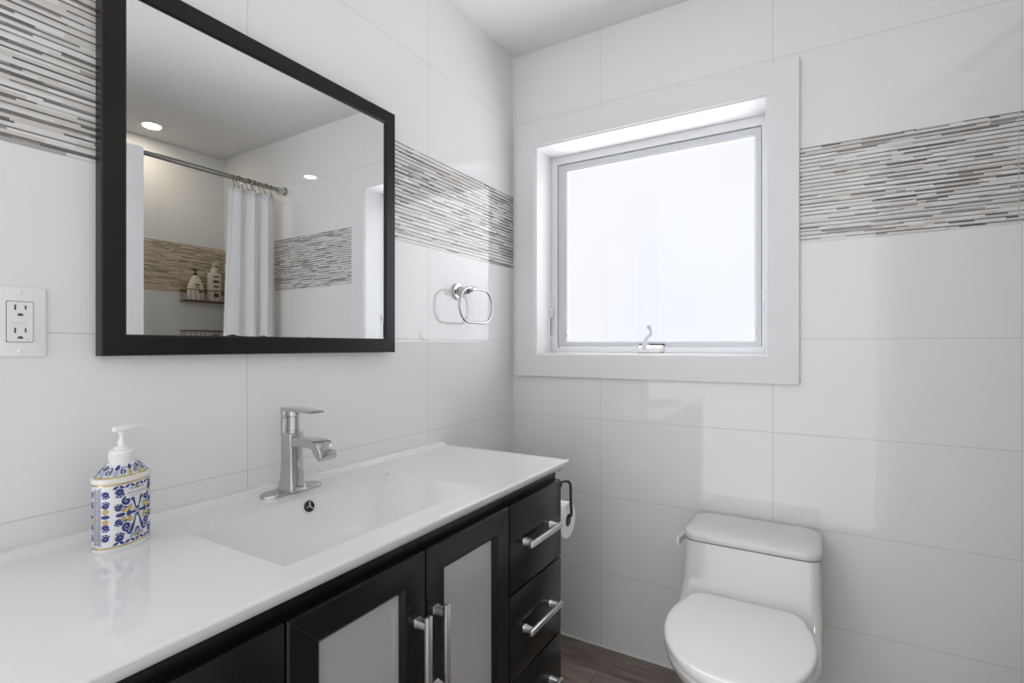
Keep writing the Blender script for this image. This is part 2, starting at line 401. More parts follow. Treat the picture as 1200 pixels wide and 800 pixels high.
# crank operator on the sill
crk = empty('crank', (.56, .115, OZ0 + .005)); crk.parent = win; crk.location = Vector((.56, .115, OZ0)) - win.location
def crank_part(mb, name, mat): return mb.build(name, M[mat], crk)
h = MB(); h.loft([[(.56 + a, .128 - .028*t, b) for a, b in rrect(-.045+.012*t, .06-.012*t, OZ0+.002, OZ0+.034-.012*t, .008)] for t in (0, .5, .85, 1)])
crank_part(h, 'crank_housing', 'vinyl')
MB().box(.520, .533, .126, .1305, 1.190, 1.196).box(.560, .622, .126, .1305, 1.189, 1.196, .0015).build('crank_slot', M['slot'], crk)
arm = MB(); pts = [(.545, .098, 1.180), (.552, .088, 1.198), (.562, .078, 1.214), (.574, .070, 1.226), (.584, .066, 1.234)]
arm.tube(pts, [.010, .0085, .0075, .0065, .006], 10)
arm.tube([(.584, .066, 1.230), (.584, .064, 1.246), (.581, .062, 1.256)], [.006, .005, .0065], 10)
arm.tube([(.580, .062, 1.253), (.578, .060, 1.268)], [.008, .0085], 12)
crank_part(arm, 'crank_arm', 'sash')
for sx, xw in ((1, OX0), (-1, OX1)):      # lock levers on the jamb sides
    lk = empty('window_lock', (xw, .112, 1.25)); lk.parent = win; lk.location = Vector((xw, .112, 1.25)) - win.location
    MB().box(min(xw, xw+sx*.004), max(xw, xw+sx*.004), .098, .126, 1.215, 1.36, .0015).build('lock_plate', M['vinyl'], lk)
    MB().box(min(xw+sx*.003, xw+sx*.0055), max(xw+sx*.003, xw+sx*.0055), .110, .116, 1.235, 1.325, .001).build('lock_slot', M['slot'], lk)
    MB().tube([(xw+sx*.006, .112, 1.315), (xw+sx*.012, .108, 1.33), (xw+sx*.014, .100, 1.345), (xw+sx*.012, .094, 1.352)], [.004, .005, .005, .0045], 10).build('lock_lever', M['vinyl'], lk)
for xs in (.190, .946):                   # small keeper wedges on the glazing bead
    s_ = 1 if xs < .5 else -1
    MB().prism([(xs, 1.255), (xs + s_*.012, 1.236), (xs + s_*.010, 1.230), (xs, 1.232)], .134, .146, 'xz').build('sash_keeper', M['nickel'], win, smooth=False)

# door standing open (seen at the left edge of the mirror)
dr = empty('door_1', (1.448, -1.70, 0)); tag(dr, 'white door standing open, seen at the left edge of the mirror', 'door', kind='structure')
MB().box(1.430, 1.466, -1.70, -.862, .012, 2.052, .002).build('door_leaf', M['door'], dr)
for z in (.25, 1.02, 1.80): MB().tube([(1.428, -1.704, z-.045), (1.428, -1.704, z+.045)], .006, 10).build('hinge', M['nickel'], dr)

# baseboard-free tile edge: thin pale caulk bead at the floor
cb = MB().tube([(.0, -.002, .002), (W, -.002, .002)], .004, 8).build('trim_1', M['white_paint']); tag(cb, 'thin pale caulk bead where window wall meets floor', 'trim', kind='structure')

# ------------------------------------------------------------------ vanity
VY0, VY1 = -1.755, -.505            # left / right ends
FX = .470                           # front of the doors
CT = .845                           # counter top height
van = empty('vanity_cabinet', (.23, (VY0+VY1)/2, 0)); tag(van, 'espresso black vanity cabinet with frosted doors and drawers under the white sink top', 'cabinet')
b_ = MB()
b_.box(.005, .450, VY0, VY0+.018, .10, .810).box(.005, .450, VY1-.018, VY1, .0, .810)
b_.box(.005, .020, VY0, VY1, .10, .810).box(.005, .450, VY0, VY1, .10, .118)
b_.box(.432, .450, VY0, VY1, .780, .810).box(.05, .395, VY0+.02, VY1-.02, 0, .10)
for y in (-.812, -1.448): b_.box(.02, .450, y-.009, y+.009, .10, .80)
b_.box(.425, .450, -1.141, -1.127, .10, .80)
for z in (.325, .553): b_.box(.41, .445, VY0, -1.45, z-.008, z+.008).box(.41, .445, -.81, VY1, z-.008, z+.008)
b_.build('cabinet_body', M['espresso'], van, smooth=False, bevel=.001)
for ya, yb in ((VY0+.02, -1.45), (-.81, VY1-.02)): MB().box(.438, .446, ya, yb, .11, .79).build('drawer_back_panel', M['void'], van, smooth=False)

def bar_handle(parent, y, z, axis, L_=.19):
    """flat bar pull on two square posts"""
    mb = MB(); x0, x1 = FX, FX+.026
    for s in (-1, 1):
        d = s*(L_/2 - .018)
        yy, zz = (y+d, z) if axis == 'y' else (y, z+d)
        mb.loft([[(x0 + (x1-x0)*t, yy + sc*a, zz + sc*b2) for a, b2 in rrect(-.009, .009, -.009, .009, .002, 2)] for t, sc in ((0, 1.0), (.25, .85), (1, .75))])
    if axis == 'y': mb.box(x1-.002, x1+.007, y-L_/2, y+L_/2, z-.0075, z+.0075, .0015)
    else: mb.box(x1-.002, x1+.007, y-.0075, y+.0075, z-L_/2, z+L_/2, .0015)
    o = mb.build('handle', M['nickel'], parent, loc=(FX, y, z)); o['label'] = 'brushed nickel bar pull'; return o
def drawer(y0, y1, z0, z1):
    d = MB().box(.448, FX, y0, y1, z0, z1, .003).build('drawer', M['espresso'], van, loc=((.46, (y0+y1)/2, (z0+z1)/2)))
    bar_handle(d, (y0+y1)/2, (z0+z1)/2, 'y'); return d
for (y0, y1) in ((-.808, -.507), (-1.753, -1.452)):
    for z0, z1 in ((.552, .782), (.325, .548), (.106, .321)): drawer(y0, y1, z0, z1)
def cab_door(y0, y1, hinge_right):
    z0, z1 = .106, .780; fw, fb = .064, .058
    mb = MB()
    prof = [(.448, 0), (FX-.003, 0), (FX, .003), (FX, .050), (FX-.002, .056), (FX-.010, .064), (.452, .064)]
    cs = []
    for x, ins in prof: cs.append([(x, y0+ins, z0+ins), (x, y1-ins, z0+ins), (x, y1-ins, z1-ins), (x, y0+ins, z1-ins)])
    mb.loft(cs, False, False)
    # back
    vb = [mb.bm.verts.new(p) for p in cs[-1]]; va = [mb.bm.verts.new(p) for p in cs[0]]
    for k in range(4): mb.bm.faces.new((va[k], va[(k+1) % 4], vb[(k+1) % 4], vb[k]))
    bmesh.ops.remove_doubles(mb.bm, verts=mb.bm.verts, dist=1e-6)
    d = mb.build('cabinet_door', M['espresso'], van, loc=(.46, (y0+y1)/2, (z0+z1)/2), angle=25)
    # mitre joints as fine grooves
    for (ya, sy) in ((y0, 1), (y1, -1)):
        for (za, sz) in ((z0, 1), (z1, -1)):
            a, b2 = Vector((FX+.0001, ya+sy*.004, za+sz*.004)), Vector((FX+.0001, ya+sy*.050, za+sz*.050))
            MB().tube([a, b2], .0006, 6).build('mitre_joint', M['void'], d, loc=(.46, (y0+y1)/2, (z0+z1)/2))
    p = MB().box(.453, .457, y0+.060, y1-.060, z0+.060, z1-.060).build('glass_panel', M['frost'], d, loc=(.455, (y0+y1)/2, (z0+z1)/2)); p['label'] = 'grey frosted glass panel'
    bar_handle(d, (y1-.026) if hinge_right else (y0+.026), .572, 'z')
    return d
cab_door(-1.447, -1.136, True)
cab_door(-1.131, -.813, False)

# sink top: heightfield slab with an integrated tapered basin
BX0, BX1, BY0, BY1 = .146, .432, -1.425, -.898
def smin(vals, k=.012):
    return -k*math.log(sum(math.exp(-v/k) for v in vals))
def basin_h(x, y):
    if x <= BX0 or x >= BX1 or y <= BY0 or y >= BY1: return 0
    eb, ef = (x-BX0), (BX1-x); ey = min(y-BY0, BY1-y)
    k = abs(2*(x - (BX0+BX1)/2)/(BX1-BX0))
    t = [.130*max(0, 1 - k**2.2)**.62, .85*ey, .125]             # scooped cross-section, sloping flat ends
    q = sum(max(v, 1e-6)**-14 for v in t)**(-1/14)
    return -max(0, q)
xs = sorted(set([.006, .011, .014, .0165, .019, .022, .025, .028, .0315, .035] + [round(.05 + .0125*i, 5) for i in range(8)] + [BX0, BX0+.0005, BX0+.0012, BX0+.0022, BX0+.004] + [BX0 + .006 + (BX1-BX0-.012)*i/90 for i in range(91)] + [BX1-.003, BX1-.001, BX1] + [.445, .46, .475, .485, .490, .4935, .4955, .4960]))
ys = sorted(set([VY0-.008 + d for d in (0, .0005, .0025, .006, .03)] + [-1.70, -1.62, -1.55, -1.50, -1.46] + [BY0, BY0+.001, BY0+.003] + [BY0 + .006 + (BY1-BY0-.012)*i/150 for i in range(151)] + [BY1-.003, BY1-.001, BY1] + [-.87, -.82, -.76, -.70, -.64, -.58, -.53] + [VY1+.002 - d for d in (.0005, .0025, .006, .03)] + [VY1+.002]))
def top_z(x, y):
    z = CT + basin_h(x, y)
    if x < .035: z += .009 * (0.5 + 0.5*math.cos(PI*min(1, max(0, (x-.014)/.021))))
    e = min(.496 - x, y - (VY0-.008), VY1+.002 - y)
    if e < .005: z -= .005 - math.sqrt(max(0, .005**2 - (.005-e)**2))
    return z
mb = MB(); g = []
for x in [.0005] + xs: g.append([mb.bm.verts.new((x, y, top_z(x, y) )) for y in ys])
for i in range(len(g)-1):
    for j in range(len(ys)-1): mb.bm.faces.new((g[i][j], g[i+1][j], g[i+1][j+1], g[i][j+1]))
# underside and sides
edge = [g[i][0] for i in range(len(g))] + g[-1][1:] + [g[i][-1] for i in range(len(g)-2, -1, -1)] + g[0][-2:0:-1]
low = [mb.bm.verts.new((v.co.x if v.co.x < .48 else .466, min(max(v.co.y, VY0+.010), VY1-.018), CT-.0345)) for v in edge]
for k in range(len(edge)):
    j = (k+1) % len(edge); mb.bm.faces.new((edge[k], low[k], low[j], edge[j]))
sink = mb.build('sink_top', M['ceramic'], None, loc=(.25, (VY0+VY1)/2, CT-.0345), angle=17)
sink.data.set_sharp_from_angle(angle=math.radians(62))
rimv = set()
for v in sink.data.vertices:
    wx, wy = v.co.x + sink.location.x, v.co.y + sink.location.y
    onx, ony = min(abs(wx-BX0), abs(wx-BX1)) < 1e-4, min(abs(wy-BY0), abs(wy-BY1)) < 1e-4
    if v.co.z > 0 and ((onx and BY0-1e-4 < wy < BY1+1e-4) or (ony and BX0-1e-4 < wx < BX1+1e-4)): rimv.add(v.index)
sh = sink.data.attributes['sharp_edge'] if 'sharp_edge' in sink.data.attributes else sink.data.attributes.new('sharp_edge', 'BOOLEAN', 'EDGE')
for e in sink.data.edges:
    if e.vertices[0] in rimv and e.vertices[1] in rimv: sh.data[e.index].value = True
tag(sink, 'white ceramic vanity top with an integrated tapered basin', 'sink')
# overflow ring and drain
nrm = Vector((.95, 0, .31)).normalized(); oc = Vector((.1510, -1.163, .8245))
def disc(mb, c, n, prof, k=28):
    n = n.normalized(); a = n.orthogonal().normalized(); b2 = n.cross(a)
    return mb.loft([[c + n*h + r*(math.cos(2*PI*i/k)*a + math.sin(2*PI*i/k)*b2) for i in range(k)] for r, h in prof])
ov = disc(MB(), oc, nrm, [(.0125, -.004), (.0125, .002), (.0115, .0032), (.0095, .0032), (.0085, .0012), (.002, .0008)]).build('overflow_ring', M['black'], sink)
sp_ = MB(); a = nrm.orthogonal().normalized(); b2 = nrm.cross(a)
for k in range(3):
    t = 2*PI*k/3 + .5; p = oc + nrm*.0025
    sp_.tube([p, p + .0095*(math.cos(t)*a + math.sin(t)*b2)], .0012, 8)
sp_.tube([oc + nrm*.0005, oc + nrm*.0042], .0022, 12)
sp_.build('overflow_spokes', M['nickel'], sink)
dz = CT + basin_h(.28, -1.16)
dd = disc(MB(), Vector((.28, -1.16, dz)), Vector((0, 0, 1)), [(.022, -.003), (.022, .002), (.018, .004), (.014, .002), (.013, .006), (.004, .008)]).build('drain', M['chrome'], sink)

# faucet
fc = empty('faucet', (.075, -1.152, CT)); tag(fc, 'chrome single lever faucet standing on the back of the white sink top', 'faucet')
FXc, FYc = .075, -1.152
mb = MB(); ring = []
def stadium(L2, r, n=14): return [(r*math.cos(a), L2*s + r*math.sin(a)) for s, a0 in ((1, 0), (-1, PI)) for a in [a0 + PI*k/n for k in range(n+1)]]
mb.loft([[(FXc + x*s, FYc + y*s, z) for x, y in stadium(.052, .0255)] for z, s in ((CT, 1), (CT+.003, 1), (CT+.006, .985), (CT+.0075, .955))])
mb.build('base_plate', M['chrome'], fc)
def sqring(cx, cy, z, hx, hy, r=.005): return [(x, y, z) for x, y in rrect(cx-hx, cx+hx, cy-hy, cy+hy, r, 5)]
mb = MB(); secs = [(.8515, .031, .0225, 0), (.857, .0265, .0205, 0), (.876, .0225, .0185, 0), (.91, .0200, .0175, 0), (.95, .0195, .0175, 0), (.983, .0195, .0180, 0), (.9845, .0185, .017, 0)]
mb.loft([sqring(FXc, FYc, z, hx, hy) for z, hx, hy, _ in secs])
mb.loft([sqring(FXc-.0125, FYc, z, .007, hy, .003) for z, hy in ((.975, .0180), (1.0165, .0180), (1.0175, .0170))])      # back of the column runs up to the lever
mb.build('faucet_body', M['chrome'], fc)
MB().lathe([(.0125, .982-CT), (.0125, .990-CT), (.0115, .991-CT), (.0115, 1.022-CT), (.0130, 1.024-CT), (.0130, 1.034-CT)], (FXc+.006, FYc, CT), n=32).build('lever_neck', M['chrome'], fc)
mb = MB(); rings = []   # spout: wide flat arm that bends down at the tip
for x, zt, th, wd in ((.070, .975, .026, .0150), (.100, .976, .022, .0165), (.130, .976, .0185, .0190), (.155, .976, .0175, .0212), (.172, .975, .019, .0222), (.184, .972, .0235, .0226), (.193, .966, .026, .0226), (.199, .958, .024, .0226), (.2025, .950, .018, .0226), (.204, .943, .0105, .0224)):
    rings.append([(x - (0.30*(zt - z) if x > .18 else 0), FYc + y, z) for y, z in rrect(-wd, wd, zt-th, zt, .003, 3)])
mb.loft(rings); mb.build('spout', M['chrome'], fc)
mb = MB(); mb.loft([sqring(FXc-.0125, FYc, z, .007, hy, .003) for z, hy in ((1.0185, .0170), (1.0195, .0180), (1.036, .0180))])
rings = []
for x, zc, th, wd in ((.0555, 1.0385, .009, .0178), (.090, 1.0390, .0085, .0180), (.12, 1.0388, .007, .0185), (.15, 1.0375, .0055, .0185), (.164, 1.0368, .005, .018), (.167, 1.0368, .003, .017)):
    rings.append([(x, FYc + y, z) for y, z in rrect(-wd, wd, zc-th/2, zc+th/2, .0014, 3)])
mb.loft(rings); mb.build('lever', M['chrome'], fc)

# soap bottle
SB = Vector((.112, -1.512, CT)); AX, AY = .0295, .0455
sb = empty('soap_bottle', SB); tag(sb, 'oval pump soap bottle painted with blue scrollwork on white, beside the basin', 'soap dispenser')
def ell(z, s=1, dx=0): return [(SB.x + AX*(abs(math.cos(a))**.9)*math.copysign(1, math.cos(a))*s + 0, SB.y + AY*(abs(math.sin(a))**.9)*math.copysign(1, math.sin(a))*s, z) for a in [2*PI*k/64 for k in range(64)]]
def ell2(z, a_, b_): return [(SB.x + a_*math.cos(t), SB.y + b_*math.sin(t), z) for t in [2*PI*k/64 for k in range(64)]]
BZ = CT
mb = MB(); mb.loft([ell(BZ+h_, s) for h_, s in ((.0, .95), (.002, .985), (.005, 1.0), (.009, 1.0), (.115, 1.0), (.1155, 1.0))])
bottle_o = mb.build('bottle_body', M['bottle'], sb)
mb = MB(); mb.loft([ell(BZ+h_, s) for h_, s in ((.114, 1.0), (.1155, 1.035), (.119, 1.045), (.1225, 1.03), (.1235, .97))]); mb.build('shoulder_rim', M['ivory'], sb)
mb = MB(); mb.loft([ell2(BZ+h_, a_, b_) for h_, a_, b_ in ((.1225, .0275, .0425), (.128, .0255, .0375), (.135, .0225, .0300), (.1405, .0190, .0235), (.1445, .0165, .0185), (.147, .0155, .0160))])
shoulder_o = mb.build('shoulder', M['bottle'], sb)
for h0, h1 in ((.0085, .0115), (.1115, .1140)):
    MB().loft([ell(BZ+h_, 1.012) for h_ in (h0, h1)]).build('gold_band', M['gold'], sb)
mb = MB(); mb.loft([ell(BZ+h_, s) for h_, s in ((.1230, .985), (.1245, .965), (.1255, .93))]); mb.build('gold_rim', M['gold'], sb)
mb = MB(); mb.lathe([(.0175, .145), (.0180, .147), (.0180, .161), (.0170, .1640), (.0150, .1655), (.0120, .1665), (.0115, .1695), (.0085, .170)], SB, n=48)
for k in range(36):
    t = 2*PI*k/36; mb.box(SB.x + .018*math.cos(t) - .0006, SB.x + .018*math.cos(t) + .0006, SB.y + .018*math.sin(t) - .0006, SB.y + .018*math.sin(t) + .0006, BZ+.148, BZ+.160)
mb.build('pump_collar', M['plastic'], sb)
mb = MB(); mb.lathe([(.0065, .168), (.0062, .180), (.0040, .183), (.0042, .190), (.0070, .195), (.0080, .199)], SB, n=24); mb.build('pump_stem', M['plastic'], sb)
ndir = Vector((.42, .90, 0)).normalized()       # nozzle direction
mb = MB(); rings = []; nn = Vector((-ndir.y, ndir.x, 0))
for t, zc, th, wd in ((-.012, .2000, .008, .009), (-.004, .2015, .0105, .0105), (.008, .2015, .010, .0100), (.020, .2020, .0065, .0070), (.028, .2025, .0055, .0055), (.034, .2015, .0050, .0050), (.037, .1995, .0050, .0048)):
    rings.append([tuple(SB + ndir*t + nn*a_ + Vector((0, 0, b_))) for a_, b_ in rrect(-wd, wd, zc-th/2, zc+th/2, min(wd, th/2)*.8, 4)])
mb.loft(rings); mb.build('pump_head', M['plastic'], sb)
# painted decoration: ribbons wrapped onto the oval body.  u = angle around body, v = height
def surf(a, hgt, off=.0004):
    c_, s_ = math.cos(a), math.sin(a)
    p = Vector((SB.x + AX*(abs(c_)**.9)*math.copysign(1, c_), SB.y + AY*(abs(s_)**.9)*math.copysign(1, s_), BZ+hgt))
    n_ = Vector((c_/AX, s_/AY, 0)).normalized(); return p + n_*off
arc = [0]                            # arc-length table so that motifs keep their shape
for k in range(720): arc.append(arc[-1] + (surf(2*PI*(k+1)/720, 0) - surf(2*PI*k/720, 0)).length)
def ang(s_):
    s_ = s_ % arc[-1]; lo, hi = 0, 720
    while hi-lo > 1:
        mid = (lo+hi)//2
        if arc[mid] <= s_: lo = mid
        else: hi = mid
    return 2*PI*(lo + (s_-arc[lo])/(arc[hi]-arc[lo]))/720
def body_map(s_, hgt, off): return surf(ang(s_), hgt, off)
def shoulder_map(s_, hgt, off):      # hgt 0..1 up the sloping shoulder
    a = ang(s_); t = hgt; aa = .0275*(1-t)+.0165*t; bb = .0425*(1-t)+.0185*t
    bow = .0035*math.sin(PI*t)
    n_ = Vector((math.cos(a)/aa, math.sin(a)/bb, 40)).normalized()
    return Vector((SB.x + (aa+bow*.4)*math.cos(a), SB.y + (bb+bow)*math.sin(a), BZ + .1225 + .022*t)) + n_*(off+.0007)
def ribbon(mb, pts, w, fmap, off=.0004):
    """2-D polyline of (s, h) with half widths -> wrapped flat ribbon"""
    vs = []
    for i, (x, y) in enumerate(pts):
        x0, y0 = pts[max(i-1, 0)]; x1, y1 = pts[min(i+1, len(pts)-1)]
        dx, dy = x1-x0, y1-y0; l = math.hypot(dx, dy) or 1
        nx, ny = -dy/l, dx/l; ww = (w[i] if isinstance(w, list) else w) * (1.45 if mb in (blue, sblue) else 1)
        vs.append((mb.bm.verts.new(fmap(x+nx*ww, y+ny*ww, off)), mb.bm.verts.new(fmap(x-nx*ww, y-ny*ww, off))))
    for a_, b_ in zip(vs, vs[1:]): mb.bm.faces.new((a_[0], b_[0], b_[1], a_[1]))
def blob(mb, cx, cy, rx, ry, fmap, off=.0005, n=14, rot=0):
    rx, ry = rx*1.18, ry*1.3
    ring = []
    for k in range(n):
        t = 2*PI*k/n; x, y = rx*math.cos(t), ry*math.sin(t)
        ring.append(mb.bm.verts.new(fmap(cx + x*math.cos(rot) - y*math.sin(rot), cy + x*math.sin(rot) + y*math.cos(rot), off)))
    mb.bm.faces.new(ring)
def spiral(cx, cy, r0, r1, t0, t1, n=26, wmax=.0016):
    pts, w = [], []
    for k in range(n+1):
        f = k/n; t = t0 + (t1-t0)*f; r = r0 + (r1-r0)*f
        pts.append((cx + r*math.cos(t), cy + r*math.sin(t))); w.append(wmax*(.25 + .75*math.sin(PI*min(1, f*.85+.15))))
    return pts, w
blue, pale, och = MB(), MB(), MB(); sblue, spale, soch = MB(), MB(), MB()
def scroll(cx, cy, r, sx, sy, f=body_map, wm=.0016):
    p, w = spiral(0, 0, r*.12, r, 0, 1.55*2*PI, 30, wm)
    ribbon(blue, [(cx + sx*x, cy + sy*y) for x, y in p], w, f)
    for t in (.6, 1.3, 2.0):                               # leaf tufts outside of the scroll
        blob(blue, cx + sx*r*1.22*math.cos(t+3.6), cy + sy*r*1.22*math.sin(t+3.6), r*.36, r*.17, f, .0004, 10, (t+3.6+PI/2)*sx*sy)
TOTAL = arc[-1]
def panel(s0, width):
    """mirrored maiolica panel centred at s0"""
    for sx in (-1, 1):
        for sy, cy in ((1, .083), (-1, .040)):
            scroll(s0 + sx*width*.24, cy, .0085, sx, sy)
            scroll(s0 + sx*width*.38, cy + sy*.016, .0062, -sx, sy)
            scroll(s0 + sx*width*.40, cy - sy*.010, .0050, sx, -sy, wm=.0012)
            p = [(s0 + sx*(width*.03 + width*.22*t), .0615 + sy*(.004 + .030*math.sin(t*2.2))) for t in [k/12 for k in range(13)]]
            ribbon(blue, p, [.0005 + .0012*math.sin(PI*k/12) for k in range(13)], body_map)
            blob(pale, s0 + sx*width*.24, cy, .0042, .0042, body_map, .0003)
            blob(pale, s0 + sx*width*.12, cy + sy*.017, .0045, .0026, body_map, .0003, 12, sx*sy*.8)
            blob(och, s0 + sx*width*.17, .0615 + sy*.009, .0032, .0045, body_map, .0005, 12, sx*sy*.4)
            blob(och, s0 + sx*width*.05, cy + sy*.018, .0022, .0034, body_map, .0005)
        blob(blue, s0 + sx*width*.13, .0615, .0060, .0018, body_map)
        blob(blue, s0 + sx*width*.20, .0615, .0030, .0044, body_map)
        blob(och, s0 + sx*width*.30, .0690, .0036, .0030, body_map); blob(och, s0 + sx*width*.30, .0540, .0036, .0030, body_map)
        blob(blue, s0 + sx*width*.36, .0615, .0060, .0026, body_map)
    for k in range(8):
        t = PI/4*k; blob(pale if k % 2 else blue, s0 + .0055*math.cos(t), .0615 + .0055*math.sin(t), .0030, .0014, body_map, .0005, 10, t)
    blob(och, s0, .0615, .0022, .0022, body_map, .0006)
    for sy, cy in ((1, .1075), (-1, .0150)):
        n = 9
        for k in range(n): blob(blue, s0 + width*(.9*k/(n-1) - .45), cy, .0036, .0016, body_map, .0004, 10, .5*(-1)**k)
    for sy, cy in ((1, .096), (-1, .027)):
        blob(blue, s0, cy, .0040, .0062, body_map); blob(pale, s0, cy, .0020, .0036, body_map, .0006)
sideS = ang  # (angles only) ; sides: s=0 faces +x
Q = TOTAL/4
panel(0.0, Q*1.25); panel(2*Q, Q*1.25)           # broad front and back
for s0 in (Q, 3*Q):                                # narrow ends: motif columns beside the text strip
    for sx in (-1, 1):
        for cy, sy in ((.098, 1), (.026, -1), (.080, -1), (.044, 1)): scroll(s0 + sx*.0130, cy, .0050, sx, sy, wm=.0013)
        blob(och, s0 + sx*.0130, .070, .0038, .0034, body_map); blob(och, s0 + sx*.0130, .053, .0038, .0034, body_map); blob(blue, s0 + sx*.0130, .0615, .0050, .0024, body_map)
# shoulder scrolls
for k in range(10):
    s0 = TOTAL*k/10
    p, w = spiral(0, 0, .0008, .0058, 0, 1.4*2*PI, 24, .0012); sx = (-1)**k
    ribbon(sblue, [(s0 + sx*x, .42 + y*58) for x, y in p], [.0009]*25, shoulder_map)
    blob(soch if k % 3 == 0 else spale, s0 + TOTAL/20, .30, .0030, .16, shoulder_map)
    blob(sblue, s0 + TOTAL/20, .68, .0036, .14, shoulder_map)
lab = MB(); txt = MB()
for s0 in (3*Q,):
    ribbon(lab, [(s0, .013), (s0, .06), (s0, .110)], .0068, body_map, .0007)
    for r_ in range(7):                          # closely set vertical lines of small print
        x = s0 - .0054 + .0018*r_; y = .016
        while y < .106:
            l_ = random.uniform(.002, .006); ribbon(txt, [(x, y), (x, min(.107, y+l_))], .00045, body_map, .0009); y += l_ + .0013
lab2 = MB(); ribbon(lab2, [(-.020 + .040*k/16, .0935) for k in range(17)], .0070, body_map, .0008); 
x = -.017
while x < .017:                                   # illegible script on the label
    ribbon(txt, [(x + .0028*t, .0945 + .0020*math.sin(6*t + x*900)) for t in [k/8 for k in range(9)]], .00035, body_map, .0010); x += .0033
ribbon(txt, [(-.012 + .024*k/12, .0892) for k in range(13)], .0004, body_map, .0010)
def paint_on(obj, layers):
    bm = bmesh.new(); bm.from_mesh(obj.data); off = Vector(SB)
    for mb_, mat in layers:
        obj.data.materials.append(mat); idx = len(obj.data.materials) - 1
        me = bpy.data.meshes.new('paint'); mb_.bm.to_mesh(me); mb_.bm.free(); me.transform(Matrix.Translation(-off))
        n0 = len(bm.faces); bm.from_mesh(me); bpy.data.meshes.remove(me); bm.faces.ensure_lookup_table()
        for f in bm.faces[n0:]: f.material_index = idx
    bm.to_mesh(obj.data); bm.free()
paint_on(bottle_o, [(blue, M['cobalt']), (pale, M['paleblue']), (och, M['ochre']), (lab, M['lilac']), (lab2, M['bottle']), (txt, M['ink'])])
sb.rotation_euler = (0, 0, math.radians(22))
paint_on(shoulder_o, [(sblue, M['cobalt']), (spale, M['paleblue']), (soch, M['ochre'])])

# toilet paper holder + roll on the right side of the cabinet
tp = empty('toilet_paper_holder', (.455, VY1, .765)); tag(tp, 'dark bent-wire toilet paper holder on the right side of the cabinet', 'toilet paper holder')
TX, TY, TZ = .476, -.449, .652
MB().lathe([(.001, 0), (.016, 0), (.016, .004), (.008, .006)], (.455, VY1, .765), 'y', 20).build('mounting_plate', M['bronze'], tp)
arm = [(.455, VY1+.004, .765), (.457, VY1+.02, .766), (.466, TY-.020, .767), (.474, TY-.013, .765), (.479, TY-.010, .757), (.480, TY-.010, .745), (.480, TY-.008, .70), (.480, TY-.004, .668), (.479, TY-.003, .658), (.473, TY-.002, .652), (.46, TY, .652), (.36, TY, .652)]
MB().tube(arm, .0045, 12).build('hanger_arm', M['bronze'], tp)
rl = empty('toilet_paper_roll', (.42, TY, TZ)); tag(rl, 'white toilet paper roll hanging on the holder beside the cabinet', 'toilet paper')
ro, ri = .056, .020
mb = MB(); k = 48
prof = [(ri, .370), (ro-.002, .370), (ro, .372), (ro, .466), (ro-.002, .468), (ri, .468), (ri, .370)]
mb.loft([[(x_, TY + r_*math.cos(2*PI*i/k), TZ - .012 + r_*math.sin(2*PI*i/k)) for i in range(k)] for r_, x_ in prof], False, False); bmesh.ops.remove_doubles(mb.bm, verts=mb.bm.verts, dist=1e-6)
mb.build('paper', M['paper'], rl)
mb = MB(); mb.loft([[(x_, TY + r_*math.cos(2*PI*i/k), TZ - .012 + r_*math.sin(2*PI*i/k)) for i in range(k)] for r_, x_ in ((ri, .371), (ri, .4675), (ri-.0015, .4675), (ri-.0015, .371), (ri, .371))], False, False); bmesh.ops.remove_doubles(mb.bm, verts=mb.bm.verts, dist=1e-6)
mb.build('core', M['card'], rl)

# ------------------------------------------------------------------ mirror, outlet, towel ring on the left wall
MYc = -1.136; my0, my1, mz0, mz1 = -1.509, -.763, 1.169, 1.893; fw = .041
mir = empty('wall_mirror', (0.0, MYc, mz0)); tag(mir, 'rectangular mirror in a black brown frame above the sink', 'mirror')
mb = MB(); prof = [(.0065, 0), (.028, 0), (.0305, .0025), (.0305, fw-.004), (.0285, fw-.001), (.022, fw), (.0065, fw)]
rings = [[(x, my0+i, mz0+i), (x, my1-i, mz0+i), (x, my1-i, mz1-i), (x, my0+i, mz1-i)] for x, i in prof]
mb.loft(rings + [rings[0]], False, False); bmesh.ops.remove_doubles(mb.bm, verts=mb.bm.verts, dist=1e-6)
mb.build('mirror_frame', M['frame'], mir, angle=25)
MB().box(.0225, .0245, my0+fw-.004, my1-fw+.004, mz0+fw-.006, mz1-fw+.004).build('mirror_glass', M['mirror'], mir, smooth=False)
mir.rotation_euler = (0, 0, -.0125)

